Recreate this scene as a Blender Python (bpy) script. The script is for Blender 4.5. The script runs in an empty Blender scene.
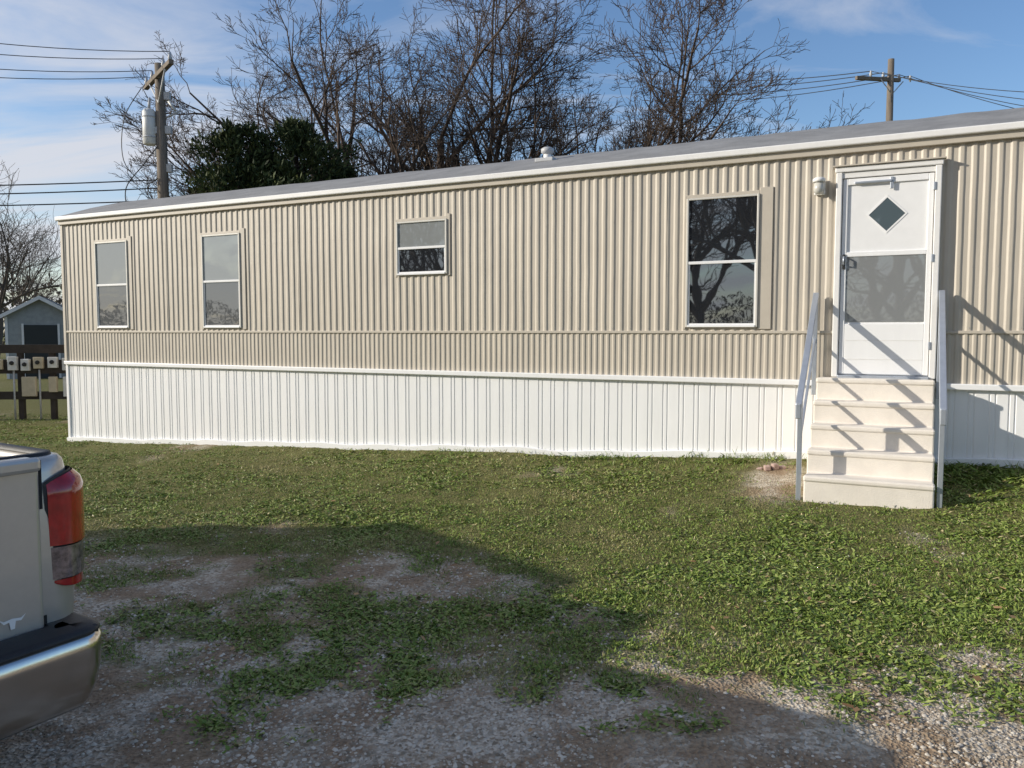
import bpy, math, random
import numpy as np
from mathutils import Vector, Matrix
random.seed(5); rng=np.random.default_rng(5)
scene=bpy.context.scene
COL=scene.collection
# ------------------------------------------------------------------ frame of the house wall
OX,OY=-7.29,12.9
SX,SY=0.8964,-0.4441
NX,NY=-0.4441,-0.8964
HROT=math.atan2(SY,SX)
EYE=1.77
_lat=rng.random((8,256,256))
def vn(x,y,sc,seed=0):
    L=_lat[seed%8]
    x=np.asarray(x,float)*sc+17.3*seed; y=np.asarray(y,float)*sc+9.1*seed
    xi=np.floor(x).astype(int); yi=np.floor(y).astype(int)
    fx=x-xi; fy=y-yi
    fx=fx*fx*(3-2*fx); fy=fy*fy*(3-2*fy)
    a=L[xi%256,yi%256]; b=L[(xi+1)%256,yi%256]; c=L[xi%256,(yi+1)%256]; d=L[(xi+1)%256,(yi+1)%256]
    return (a*(1-fx)+b*fx)*(1-fy)+(c*(1-fx)+d*fx)*fy
def fbm(x,y,sc,seed=0,o=4):
    r=0;amp=.5;t=0
    for i in range(o):
        r=r+amp*vn(x,y,sc*2**i,seed+i); t+=amp; amp*=.5
    return r/t
def sd(x,y):
    dx=np.asarray(x,float)-OX; dy=np.asarray(y,float)-OY
    return dx*SX+dy*SY, dx*NX+dy*NY
def G(x,y):
    s,d=sd(x,y)
    sc=np.clip(s,0,15)
    base=.044*sc/(1+.4*np.clip(d,0,30))
    fade=np.clip(1-(np.hypot(x,y)-30)/60,0,1)
    return base*fade+(fbm(x,y,.9,1,3)-.5)*.07*np.clip(1-(np.hypot(x,y)-20)/30,0,1)
def grassmask(x,y):
    x=np.asarray(x,float); y=np.asarray(y,float)
    yb=np.interp(x,[-6,-3,-1.6,-.3,.05,.4,1.2,2.2,3.2,6],[6.0,5.8,5.65,5.4,5.0,4.4,3.80,3.5,3.4,3.35])
    n=fbm(x,y,1.3,2,5)-.5
    n2=fbm(x,y,5.0,5,3)-.5
    v=(y-yb)+n*1.3+n2*1.4
    m=1/(1+np.exp(-v/.18))
    for cx,cy,rx,ry in ((-.45,4.35,1.1,.40),(.75,3.9,.9,.28),(-2.5,5.35,.5,.2),(-1.3,4.9,.35,.15)):
        e=1-np.sqrt(((x-cx)/rx)**2+((y-cy)/ry)**2)
        m=np.maximum(m,.68/(1+np.exp(-(e+n*2.4+n2*3.2)/.14)))
    m=np.maximum(m,np.clip((fbm(x,y,3.1,6,4)-.60)*8,0,.7)*np.clip((y-2.9)/1.0,0,1))
    s,d=sd(x,y)
    e=1-np.sqrt(((s-11.2)/.32)**2+((d-.6)/.55)**2)
    m=m*(1-1/(1+np.exp(-(e+n*1.2)/.15)))
    m=m*(1-.70*np.clip((fbm(x,y,.8,6,4)-.67)*9,0,1))
    return m
# ------------------------------------------------------------------ material helpers
def mat(name,col,rough=.6,metal=0,var=0.0,vscale=8,bump=0.0,bscale=60,spec=.5,col2=None,stretch=None,coat=0):
    m=bpy.data.materials.new(name); m.use_nodes=True
    nt=m.node_tree; b=nt.nodes['Principled BSDF']
    b.inputs['Roughness'].default_value=rough; b.inputs['Metallic'].default_value=metal
    b.inputs['Specular IOR Level'].default_value=spec
    if coat: b.inputs['Coat Weight'].default_value=coat; b.inputs['Coat Roughness'].default_value=.05
    b.inputs['Base Color'].default_value=(*col,1)
    tc=nt.nodes.new('ShaderNodeTexCoord'); mp=nt.nodes.new('ShaderNodeMapping')
    nt.links.new(tc.outputs['Object'],mp.inputs[0])
    if stretch: mp.inputs['Scale'].default_value=stretch
    if var or col2:
        n=nt.nodes.new('ShaderNodeTexNoise'); n.inputs['Scale'].default_value=vscale; n.inputs['Detail'].default_value=4
        n.inputs['Roughness'].default_value=.65
        r=nt.nodes.new('ShaderNodeValToRGB'); nt.links.new(mp.outputs[0],n.inputs['Vector']); nt.links.new(n.outputs['Fac'],r.inputs[0])
        r.color_ramp.elements[0].position=.3; r.color_ramp.elements[1].position=.7
        c2=col2 if col2 else tuple(min(1,c*(1+var)) for c in col)
        c1=col if col2 else tuple(c*(1-var) for c in col)
        r.color_ramp.elements[0].color=(*c1,1); r.color_ramp.elements[1].color=(*c2,1)
        nt.links.new(r.outputs[0],b.inputs['Base Color'])
    if bump:
        n2=nt.nodes.new('ShaderNodeTexNoise'); n2.inputs['Scale'].default_value=bscale; n2.inputs['Detail'].default_value=3
        bp=nt.nodes.new('ShaderNodeBump'); bp.inputs['Strength'].default_value=bump; bp.inputs['Distance'].default_value=.01
        nt.links.new(mp.outputs[0],n2.inputs['Vector']); nt.links.new(n2.outputs['Fac'],bp.inputs['Height']); nt.links.new(bp.outputs[0],b.inputs['Normal'])
    return m
def glassmat(name,col,refl=.3):
    m=bpy.data.materials.new(name); m.use_nodes=True; nt=m.node_tree; nt.nodes.clear()
    o=nt.nodes.new('ShaderNodeOutputMaterial'); mx=nt.nodes.new('ShaderNodeMixShader'); d=nt.nodes.new('ShaderNodeBsdfDiffuse'); g=nt.nodes.new('ShaderNodeBsdfGlossy')
    d.inputs[0].default_value=(*col,1); g.inputs[0].default_value=(.90,.96,1,1); g.inputs['Roughness'].default_value=.015
    tc=nt.nodes.new('ShaderNodeTexCoord'); n=nt.nodes.new('ShaderNodeTexNoise'); n.inputs['Scale'].default_value=2.2
    bp=nt.nodes.new('ShaderNodeBump'); bp.inputs['Strength'].default_value=.05; bp.inputs['Distance'].default_value=.02
    nt.links.new(tc.outputs['Object'],n.inputs[0]); nt.links.new(n.outputs['Fac'],bp.inputs['Height']); nt.links.new(bp.outputs[0],g.inputs['Normal'])
    mx.inputs[0].default_value=refl
    nt.links.new(d.outputs[0],mx.inputs[1]); nt.links.new(g.outputs[0],mx.inputs[2]); nt.links.new(mx.outputs[0],o.inputs[0])
    return m
def attrmat(name,ramp,rough=.6):
    m=bpy.data.materials.new(name); m.use_nodes=True; nt=m.node_tree; b=nt.nodes['Principled BSDF']
    a=nt.nodes.new('ShaderNodeAttribute'); a.attribute_name='rnd'
    r=nt.nodes.new('ShaderNodeValToRGB')
    els=r.color_ramp.elements
    els[0].position=ramp[0][0]; els[0].color=(*ramp[0][1],1)
    els[1].position=ramp[-1][0]; els[1].color=(*ramp[-1][1],1)
    for p,c in ramp[1:-1]:
        e=els.new(p); e.color=(*c,1)
    nt.links.new(a.outputs['Fac'],r.inputs[0]); nt.links.new(r.outputs[0],b.inputs['Base Color'])
    b.inputs['Roughness'].default_value=rough; b.inputs['Specular IOR Level'].default_value=.25
    return m
# ------------------------------------------------------------------ mesh helpers
def empty(name,loc=(0,0,0),rz=0):
    e=bpy.data.objects.new(name,None); e.location=loc; e.rotation_euler=(0,0,rz); e.empty_display_size=.2; COL.objects.link(e); return e
def obj(name,v,f,m=None,parent=None,smooth=False):
    me=bpy.data.meshes.new(name); me.from_pydata([tuple(p) for p in v],[],[tuple(q) for q in f]); me.update()
    o=bpy.data.objects.new(name,me); COL.objects.link(o)
    if m: me.materials.append(m)
    if parent: o.parent=parent
    if smooth: me.polygons.foreach_set('use_smooth',[True]*len(me.polygons))
    return o
def bigmesh(name,V,F,m,rnd=None,parent=None,smooth=False):
    me=bpy.data.meshes.new(name); k,c=F.shape
    me.vertices.add(len(V)); me.vertices.foreach_set('co',np.ascontiguousarray(V,dtype=np.float32).ravel())
    me.loops.add(k*c); me.loops.foreach_set('vertex_index',np.ascontiguousarray(F,dtype=np.int32).ravel())
    me.polygons.add(k); me.polygons.foreach_set('loop_start',np.arange(0,k*c,c,dtype=np.int32))
    try: me.polygons.foreach_set('loop_total',np.full(k,c,dtype=np.int32))
    except Exception: pass
    if smooth: me.polygons.foreach_set('use_smooth',np.ones(k,dtype=bool))
    if rnd is not None:
        a=me.attributes.new('rnd','FLOAT','FACE'); a.data.foreach_set('value',np.ascontiguousarray(rnd,dtype=np.float32))
    me.update(calc_edges=True); me.materials.append(m)
    o=bpy.data.objects.new(name,me); COL.objects.link(o)
    if parent: o.parent=parent
    return o
def bevel(o,w,seg=2):
    md=o.modifiers.new('b','BEVEL'); md.width=w; md.segments=seg; md.limit_method='ANGLE'; md.angle_limit=math.radians(35)
    return o
def box(name,x0,x1,y0,y1,z0,z1,m,parent=None,bev=0):
    v=[(x0,y0,z0),(x1,y0,z0),(x1,y1,z0),(x0,y1,z0),(x0,y0,z1),(x1,y0,z1),(x1,y1,z1),(x0,y1,z1)]
    f=[(0,3,2,1),(4,5,6,7),(0,1,5,4),(1,2,6,5),(2,3,7,6),(3,0,4,7)]
    o=obj(name,v,f,m,parent)
    if bev: bevel(o,bev)
    return o
def tubegeo(pts,rads,k,V,F,off):
    n=len(pts); prev=None
    for i in range(n):
        a=pts[max(0,i-1)]; b=pts[min(n-1,i+1)]
        d=(b-a).normalized()
        u=d.cross(Vector((0,0,1)) if abs(d.z)<.9 else Vector((1,0,0))).normalized() if prev is None else (prev-d*prev.dot(d)).normalized()
        prev=u; w=d.cross(u)
        for j in range(k):
            t=2*math.pi*j/k
            q=pts[i]+(u*math.cos(t)+w*math.sin(t))*rads[i]; V.append((q.x,q.y,q.z))
        if i>0:
            b0=off+(i-1)*k; b1=off+i*k
            for j in range(k):
                F.append((b0+j,b0+(j+1)%k,b1+(j+1)%k,b1+j))
    return off+n*k
def tube(name,pts,r,m,parent=None,k=12,smooth=True,caps=True):
    pts=[Vector(p) for p in pts]
    rads=r if isinstance(r,(list,tuple)) else [r]*len(pts)
    V=[];F=[]; tubegeo(pts,rads,k,V,F,0)
    if caps:
        F.append(tuple(range(k-1,-1,-1))); F.append(tuple(range(len(V)-k,len(V))))
    o=obj(name,V,F,m,parent,smooth)
    if smooth and caps:
        o.data.polygons[-1].use_smooth=False; o.data.polygons[-2].use_smooth=False
    return o
# ------------------------------------------------------------------ materials
M_side=mat('tan_siding',(.515,.465,.39),.48,0,.07,3,.12,25,stretch=(1,1,.35))
M_side2=mat('tan_trim',(.51,.46,.385),.5,0,.05,5)
M_white=mat('white_vinyl',(.84,.84,.84),.40,0,.03,3,.05,20,stretch=(2,1,.3))
M_whitetrim=mat('white_paint',(.80,.79,.77),.4,0,.04,9)
M_whitemetal=mat('white_metal',(.82,.82,.82),.35,0,.03,6)
M_winframe=mat('window_frame_metal',(.62,.60,.55),.4,.1,.05,8)
M_alu=mat('aluminium',(.46,.50,.56),.36,.55,.08,10)
M_roof=mat('grey_roof',(.24,.24,.24),.85,0,.18,3,.4,40)
M_conc=mat('beige_concrete',(.79,.73,.65),.85,0,.07,5,.25,90)
M_bark=mat('bark',(.085,.060,.045),.9)
M_bark2=mat('pale_bark',(.12,.095,.075),.9)
M_pole=mat('pole_wood',(.17,.14,.11),.9,0,.3,4,.4,30,stretch=(4,4,.4))
M_dark=mat('dark_wood',(.045,.035,.028),.85,0,.3,6)
M_black=mat('black_rubber',(.02,.02,.02),.75,0,.2,20)
M_wire=mat('wire_black',(.02,.02,.02),.6)
M_grey=mat('galvanised_grey',(.45,.46,.47),.5,.0,.1,8)
M_glassW=glassmat('window_glass_blinds_sky',(.27,.285,.285),.17)
M_glassM=glassmat('window_glass_mid',(.12,.125,.13),.17)
M_glassD=glassmat('window_glass_dark',(.018,.020,.024),.22)
M_doorglass=glassmat('door_glass',(.24,.25,.255),.09)
# ------------------------------------------------------------------ ground
def axis(lo,hi,step,far):
    a=list(np.arange(lo,hi+1e-6,step)); s=step; x=hi
    while x<far: s*=1.28; x+=s; a.append(x)
    s=step; x=lo; b=[]
    while x>-far: s*=1.28; x-=s; b.append(x)
    return np.array(b[::-1]+a)
xs=axis(-8.5,9,.04,900); ys=axis(1.5,14,.04,900)
X,Y=np.meshgrid(xs,ys); nx,ny=len(xs),len(ys)
gm=grassmask(X,Y)
micro=(fbm(X,Y,9,3,3)-.5)*.026*np.clip(1-(np.hypot(X,Y)-14)/8,0,1)
Z=G(X,Y)+micro-.012
V=np.stack([X.ravel(),Y.ravel(),Z.ravel()],1)
idx=np.arange(nx*ny).reshape(ny,nx)
F=np.stack([idx[:-1,:-1].ravel(),idx[:-1,1:].ravel(),idx[1:,1:].ravel(),idx[1:,:-1].ravel()],1)
mg=bpy.data.materials.new('ground_soil_gravel'); mg.use_nodes=True; nt=mg.node_tree; b=nt.nodes['Principled BSDF']
def N(t,**k):
    n=nt.nodes.new(t)
    for a,v in k.items(): n.inputs[a].default_value=v
    return n
tc=N('ShaderNodeTexCoord'); at=nt.nodes.new('ShaderNodeAttribute'); at.attribute_name='grass'
def ramp(src,els):
    r=nt.nodes.new('ShaderNodeValToRGB'); nt.links.new(src,r.inputs[0]); e=r.color_ramp.elements
    e[0].position,e[0].color=els[0][0],(*els[0][1],1); e[1].position,e[1].color=els[-1][0],(*els[-1][1],1)
    for p,c in els[1:-1]:
        q=e.new(p); q.color=(*c,1)
    return r
vo=N('ShaderNodeTexVoronoi',Scale=62.0); nt.links.new(tc.outputs['Object'],vo.inputs['Vector'])
n2=N('ShaderNodeTexNoise',Scale=45.0,Detail=4.0); n3=N('ShaderNodeTexNoise',Scale=3.2,Detail=8.0)
for n in(n2,n3): nt.links.new(tc.outputs['Object'],n.inputs['Vector'])
sep=N('ShaderNodeSeparateColor'); nt.links.new(vo.outputs['Color'],sep.inputs[0])
peb=ramp(sep.outputs[0],[(0,(.28,.225,.16)),(.5,(.47,.40,.315)),(1,(.66,.60,.50))])
dirt=ramp(n2.outputs['Fac'],[(.25,(.19,.13,.085)),(.75,(.42,.32,.22))])
f1=ramp(n3.outputs['Fac'],[(.44,(0,0,0)),(.57,(1,1,1))])
mx=N('ShaderNodeMix'); mx.data_type='RGBA'
nt.links.new(f1.outputs[0],mx.inputs[0]); nt.links.new(dirt.outputs[0],mx.inputs[6]); nt.links.new(peb.outputs[0],mx.inputs[7])
gr=ramp(n2.outputs['Fac'],[(.25,(.07,.085,.025)),(.5,(.145,.145,.05)),(.8,(.27,.22,.11))])
mx2=N('ShaderNodeMix'); mx2.data_type='RGBA'
nt.links.new(at.outputs['Fac'],mx2.inputs[0]); nt.links.new(mx.outputs[2],mx2.inputs[6]); nt.links.new(gr.outputs[0],mx2.inputs[7])
nt.links.new(mx2.outputs[2],b.inputs['Base Color']); b.inputs['Roughness'].default_value=.95; b.inputs['Specular IOR Level'].default_value=.15
bp=N('ShaderNodeBump',Strength=.8,Distance=.012); nt.links.new(vo.outputs['Distance'],bp.inputs['Height'])
bp2=N('ShaderNodeBump',Strength=.7,Distance=.02); nt.links.new(n2.outputs['Fac'],bp2.inputs['Height']); nt.links.new(bp.outputs[0],bp2.inputs['Normal']); nt.links.new(bp2.outputs[0],b.inputs['Normal'])
ground=bigmesh('ground',V,F,mg,smooth=True)
a=ground.data.attributes.new('grass','FLOAT','POINT'); a.data.foreach_set('value',gm.ravel().astype(np.float32))
# ------------------------------------------------------------------ grass blades
def scatter(n,xlo,xhi,ylo,yhi,power=1.3):
    u=rng.random(n); 
    y=(ylo**(1-power)+u*(yhi**(1-power)-ylo**(1-power)))**(1/(1-power))
    x=(rng.random(n)*2-1)*(y*.70+.5)
    return x,y
def leaves(px,py,pz,h,w,tilt,rnd,name,m):
    n=len(px); az=rng.random(n)*2*math.pi; ww=rng.random(n)*2*math.pi
    ti=tilt
    dx=np.cos(az)*np.sin(ti); dy=np.sin(az)*np.sin(ti); dz=np.cos(ti)
    sx=np.cos(ww); sy=np.sin(ww)
    V=np.zeros((n,4,3))
    V[:,0]=np.stack([px,py,pz],1)
    V[:,1]=np.stack([px+dx*h*.5+sx*w,py+dy*h*.5+sy*w,pz+dz*h*.6],1)
    V[:,2]=np.stack([px+dx*h*1.1,py+dy*h*1.1,pz+dz*h],1)
    V[:,3]=np.stack([px+dx*h*.5-sx*w,py+dy*h*.5-sy*w,pz+dz*h*.6],1)
    F=np.arange(n*4).reshape(n,4)
    return bigmesh(name,V.reshape(-1,3),F,m,rnd)
nc=66000; bl=9
cx,cy=scatter(nc,0,0,3.1,17)
s,d=sd(cx,cy)
patch=fbm(cx,cy,1.7,4,4)
fine=fbm(cx,cy,4.5,2,3)
keep=(rng.random(nc)<grassmask(cx,cy)*(.42+1.5*np.clip(patch-.25,0,1))*(.6+1.1*np.clip(fine-.2,0,1)))&((d>.03)|(s<-.1))
instep=(s>11.45)&(s<12.52)&(d<1.17)&(d>-.1)
keep&=~instep
cx,cy,d,s,patch=cx[keep],cy[keep],d[keep],s[keep],patch[keep]
nb=len(cx); 
cxr=np.repeat(cx,bl)+rng.normal(0,.034,nb*bl); cyr=np.repeat(cy,bl)+rng.normal(0,.034,nb*bl)
pr=np.repeat(patch,bl); dr=np.repeat(d,bl); sr=np.repeat(s,bl)
wallb=np.exp(-np.clip(dr,0,9)/.35)*np.clip((sr-5)/4,0.15,1)*(.2+1.8*fbm(cxr,cyr,2.5,1,2))
h=(.010+.024*rng.random(nb*bl))*(.6+1.1*pr)*(1+wallb*2.0)
clover=np.repeat(rng.random(nb)<np.clip((patch-.37)*5,0.25,.95),bl)
w=np.where(clover,.006+.006*rng.random(nb*bl),.0022+.002*rng.random(nb*bl))
tilt=np.where(clover,.9+.6*rng.random(nb*bl),.2+.9*rng.random(nb*bl))
dry=np.repeat(fbm(cx,cy,1.1,7,4),bl)
rnd=np.clip(.10+.60*rng.random(nb*bl)+np.clip(dry-.50,0,1)*2.0*np.where(clover,.3,1),0,1)
rnd=np.where(rng.random(nb*bl)<.06,.95,rnd)
M_grass=attrmat('grass_blades',[(0,(.085,.135,.025)),(.35,(.17,.245,.048)),(.65,(.27,.325,.085)),(.85,(.37,.34,.15)),(1,(.46,.38,.22))],.45)
pz=G(cxr,cyr)-.012
leaves(cxr,cyr,pz,h,w,tilt,rnd,'grass',M_grass)
print('blades',nb*bl)
nl=260; lx,ly=scatter(nl,0,0,3,14,1.1); s,d=sd(lx,ly); k=(d>.2); lx,ly=lx[k],ly[k]; nl=len(lx)
leaves(lx,ly,G(lx,ly)+.012+rng.random(nl)*.02,.02+.035*rng.random(nl),.008+.016*rng.random(nl),1.2+.35*rng.random(nl),rng.random(nl),'fallen_leaves',
       attrmat('dead_leaf',[(0,(.16,.09,.045)),(1,(.42,.27,.14))],.8))
# gravel stones
ng=80000
gx,gy=scatter(ng,0,0,2.3,6.6,1.2)
k=rng.random(ng)<(1-grassmask(gx,gy))*np.clip((fbm(gx,gy,2.0,3,4)-.33)*3.6,.05,1); gx,gy=gx[k],gy[k]; ng=len(gx)
base=np.array([[1,0,0],[.3,.95,0],[-.8,.55,0],[-.8,-.6,0],[.3,-.9,0],[.1,.05,.75]])
r=(.003+.010*rng.random(ng)**2.6)
V=base[None]*r[:,None,None]*(.7+.6*rng.random((ng,6,3)))
an=rng.random(ng)*6.28; ca,sa=np.cos(an)[:,None],np.sin(an)[:,None]
xx=V[:,:,0]*ca-V[:,:,1]*sa; yy=V[:,:,0]*sa+V[:,:,1]*ca
V=np.stack([xx+gx[:,None],yy+gy[:,None],V[:,:,2]+(G(gx,gy)+(fbm(gx,gy,9,3,3)-.5)*.026-.012)[:,None]],2)
F=np.array([[0,1,5],[1,2,5],[2,3,5],[3,4,5],[4,0,5]])[None]+(np.arange(ng)*6)[:,None,None]
bigmesh('gravel',V.reshape(-1,3),F.reshape(-1,3),attrmat('gravel_stone',[(0,(.23,.185,.13)),(.5,(.47,.405,.32)),(1,(.70,.64,.54))],.9),np.repeat(rng.random(ng),5))
# ------------------------------------------------------------------ house
LEN=17.0; DEP=4.3; S0=.09
H=empty('mobile_home',(OX,OY,0),HROT)
def corr(name,s0,s1,z0,z1,pitch,prof,m,y0=0,rows=9,wob=.003,jit=0):
    cols=[]; s=s0; rj=random.Random(7)
    while s<s1-1e-6:
        for ds,dy in prof:
            if s+ds<=s1: cols.append((s+ds,dy))
        s+=pitch+rj.uniform(0,jit)
    cols.append((s1,prof[0][1]))
    V=[];F=[]; n=len(cols)
    zz=[z0+(z1-z0)*i/(rows-1) for i in range(rows)]
    cs=np.array([c[0] for c in cols])
    for i,z in enumerate(zz):
        wv=(fbm(cs,np.full(n,z),1.3,6,3)-.5)*2*wob
        wv2=(fbm(cs,np.full(n,z*3),6,2,2)-.5)*wob*.8
        for j in range(n): V.append((cols[j][0]+wv2[j],y0+cols[j][1]+wv[j],z))
    for i in range(rows-1):
        for j in range(n-1):
            a=i*n+j; F.append((a,a+1,a+n+1,a+n))
    return obj(name,V,F,m,H)
P1=[(0,.011),(.034,.011),(.042,.007),(.050,.0015),(.056,0),(.076,0),(.083,.0015),(.092,.007)]
corr('upper_siding',S0,LEN,1.765,3.50,.1,P1,M_side,0,14,.0055)
P2=[(0,.008),(.026,.008),(.036,.001),(.040,0),(.056,0),(.061,.001)]
corr('lower_siding',S0,LEN,1.29,1.75,.07,P2,M_side,.002,5,.0035)
P3=[(0,.000),(.075,.000),(.080,.007),(.089,.007),(.094,.000),(.122,.000),(.127,.007),(.136,.007),(.141,0)]
corr('skirting',S0+.03,LEN,-.25,1.27,.150,P3,M_white,.012,8,.005,.028)
box('belt_trim',S0,LEN,-.010,.02,1.746,1.774,M_side2,H,.004)
box('skirt_top_trim',S0,LEN,-.035,.02,1.235,1.290,M_white,H,.008)
V=[];F=[];n=120
for i in range(n+1):
    s_=S0+(LEN-S0)*i/n; x=OX+SX*s_; y=OY+SY*s_; g=float(G(x,y))+.008*math.sin(i*.9)
    for (yy,zz) in ((-.028,g-.15),(-.028,g+.045),(.01,g+.052),(.01,g-.15)): V.append((s_,yy,zz))
    if i:
        for j in range(4): F.append(((i-1)*4+j,(i-1)*4+(j+1)%4,i*4+(j+1)%4,i*4+j))
obj('skirt_bottom_rail',V,F,M_white,H)
box('wall_core',S0+.015,LEN-.01,.026,DEP,1.28,3.50,M_side2,H)
box('skirt_core',S0+.03,LEN-.03,.045,DEP-.02,-.3,1.278,M_white,H)
box('corner_trim',S0-.005,S0+.055,-.014,.09,1.292,3.50,M_side2,H,.006)
box('skirt_corner_trim',S0+.005,S0+.065,-.006,.09,-.25,1.234,M_white,H,.006)
for s_ in (2.45,4.95,7.45,9.95,14.6):
    box('siding_seam',s_,s_+.006,-.004,.012,1.78,3.49,M_side2,H)
V=[];F=[]
for z_ in (1.80,2.35,2.95,3.44):
    s_=S0+.066+.0
    while s_<LEN:
        inwin=any(a<s_<b_ and c_<z_<e_ for a,b_,c_,e_ in((.8,1.75,1.79,3.2),(3.1,4.05,1.79,3.2),(6.45,7.35,2.4,3.2),(10.1,11.1,1.79,3.2),(11.5,12.6,1.0,3.4)))
        if not inwin:
            o_=len(V); q=.0045
            V+=[(s_-q,-.0055,z_),(s_,-.0055,z_-q),(s_+q,-.0055,z_),(s_,-.0055,z_+q)]; F.append((o_,o_+1,o_+2,o_+3))
        s_+=.2
obj('siding_screws',V,F,M_grey,H)
# roof
RZ=4.19; ov=.05
prof=[(-ov,3.575),(.0,3.60),(.55,3.80),(1.1,3.97),(1.6,4.09),(2.0,4.17),(2.15,RZ),(2.3,4.17),(2.7,4.09),(3.2,3.97),(3.75,3.80),(DEP,3.60),(DEP+ov,3.575)]
V=[];F=[];n=70
for i in range(n+1):
    s_=S0-.02+(LEN+.06)*i/n
    for j,(y,z) in enumerate(prof):
        V.append((s_,y,z+(0 if j in(0,12) else random.uniform(-.008,.008))))
m_=len(prof)
for i in range(n):
    for j in range(m_-1):
        a=i*m_+j; F.append((a,a+m_,a+m_+1,a+1))
obj('roof',V,F,M_roof,H,True)
for e_,nm in ((S0-.008,'gable_end'),(LEN+.02,'gable_end_right')):
    V=[(e_,y,z-.012) for y,z in prof]+[(e_,DEP+.0,3.48),(e_,0.003,3.48)]
    obj(nm,V,[tuple(range(len(V)))],M_side2,H)
box('fascia',S0-.04,LEN+.05,-.075,-.0,3.520,3.585,M_whitetrim,H,.012)
box('fascia_lower_strip',S0-.02,LEN+.05,-.035,.01,3.455,3.522,M_side2,H,.006)
box('rake_trim',S0-.045,S0-.010,.001,DEP,3.49,3.57,M_whitetrim,H,.006)
vy,vz=.75,3.85
tube('roof_vent_pipe',[(8.25,vy,vz-.05),(8.25,vy,vz+.10)],.05,M_whitetrim,H)
tube('roof_vent_cap',[(8.25,vy,vz+.08),(8.25,vy,vz+.10),(8.25,vy,vz+.14),(8.25,vy,vz+.16)],[.06,.08,.08,.05],M_grey,H,16)
box('roof_vent_flashing',8.13,8.37,vy-.12,vy+.12,vz-.03,vz+.02,M_grey,H,.01)
box('roof_air_vent',13.75,14.1,1.5,1.85,4.06,4.24,M_grey,H,.02)
def window(s0,s1,z0,z1,mt,mb,extra_right=.085):
    box('window_surround_right',s1+.002,s1+extra_right,-.010,.02,z0-.02,z1+.06,M_side2,H,.004)
    box('window_surround_left',s0-.03,s0-.002,-.008,.02,z0-.02,z1+.03,M_side2,H,.004)
    box('window_surround_top',s0-.03,s1,-.007,.02,z1+.002,z1+.035,M_side2,H,.004)
    t=.022; zm=(z0+z1)/2
    box('window_frame_left',s0,s0+t,-.026,.02,z0,z1,M_winframe,H,.004)
    box('window_frame_right',s1-t,s1,-.026,.02,z0,z1,M_winframe,H,.004)
    box('window_frame_head',s0+t,s1-t,-.024,.02,z1-t,z1,M_winframe,H,.004)
    box('window_sill',s0+t,s1-t,-.034,.02,z0,z0+t,M_whitemetal,H,.004)
    box('window_meeting_rail',s0+t,s1-t,-.022,.01,zm-.015,zm+.015,M_whitemetal,H,.004)
    box('window_glass_upper',s0+t-.002,s1-t+.002,-.008,.012,zm+.01,z1-t+.002,mt,H)
    box('window_glass_lower',s0+t-.002,s1-t+.002,-.004,.012,z0+t-.002,zm-.01,mb,H)
    for a,b_ in ((s0+t,s0+t+.016),(s1-t-.016,s1-t)):
        box('window_sash',a,b_,-.016,.0,z0+t,zm-.015,M_whitemetal,H)
    box('window_sash_bottom',s0+t+.016,s1-t-.016,-.016,.0,z0+t,z0+t+.018,M_whitemetal,H)
window(.91,1.64,1.815,3.14,M_glassW,M_glassM)
window(3.20,3.93,1.815,3.13,M_glassW,M_glassM)
window(6.54,7.27,2.46,3.117,M_glassW,M_glassD,.04)  # upper pane: reflected sky painted in as pale diffuse colour
window(10.17,10.90,1.81,3.14,M_glassD,M_glassD,.13)
# door
a0,a1=11.61,12.50; zb,zt=1.33,3.27
t=.055
box('door_frame_left',a0,a0+t,-.065,.02,zb,zt,M_whitetrim,H,.008)
box('door_frame_right',a1-t,a1,-.065,.02,zb,zt,M_whitetrim,H,.008)
box('door_frame_head',a0-.01,a1+.01,-.07,.02,zt+.001,zt+.05,M_whitetrim,H,.008)
box('door_frame_head_inner',a0+t,a1-t,-.05,.02,zt-.055,zt-.001,M_whitetrim,H,.005)
box('door_drip_edge',a0-.03,a1+.03,-.09,.0,zt+.052,zt+.065,M_side2,H,.003)
box('door_threshold',a0+t,a1-t,-.09,.02,zb-.035,zb+.02,M_alu,H,.005)
d0,d1=a0+t+.006,a1-t-.006
box('door_leaf',d0,d1,-.022,.015,zb+.022,zt-.058,M_whitemetal,H)
st=.045
box('storm_door_stile_left',d0,d0+st,-.040,-.022,zb+.03,zt-.062,M_white,H,.005)
box('storm_door_stile_right',d1-st,d1,-.040,-.022,zb+.03,zt-.062,M_white,H,.005)
box('storm_door_top_rail',d0+st,d1-st,-.039,-.022,zt-.12,zt-.062,M_white,H,.005)
box('storm_door_mid_rail',d0+st,d1-st,-.039,-.022,2.475,2.52,M_white,H,.005)
box('storm_door_glass',d0+st-.003,d1-st+.003,-.030,-.0215,1.86,2.478,M_doorglass,H)
box('storm_door_kick_panel',d0+st,d1-st,-.038,-.022,zb+.03,1.84,M_white,H,.005)
for z_ in(1.50,1.68): box('kick_panel_rib',d0+st+.01,d1-st-.01,-.0405,-.0385,z_,z_+.006,M_whitetrim,H)
cxm=(d0+d1)/2-.0; cz=2.86
def diamond(nm,r0,r1,y0,y1,m):
    k=[(0,1),(1,0),(0,-1),(-1,0)]
    V=[];F=[]
    for y in (y0,y1):
        for r_ in(r0,r1):
            for q in k: V.append((cxm+q[0]*r_,y,cz+q[1]*r_*1.0))
    if r0==0: F.append((4,5,6,7))
    else:
        for j in range(4):
            F.append((j,(j+1)%4,4+(j+1)%4,4+j)); F.append((4+j,4+(j+1)%4,12+(j+1)%4,12+j)); F.append((j,(j+1)%4,8+(j+1)%4,8+j))
    return obj(nm,V,F,m,H)
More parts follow.
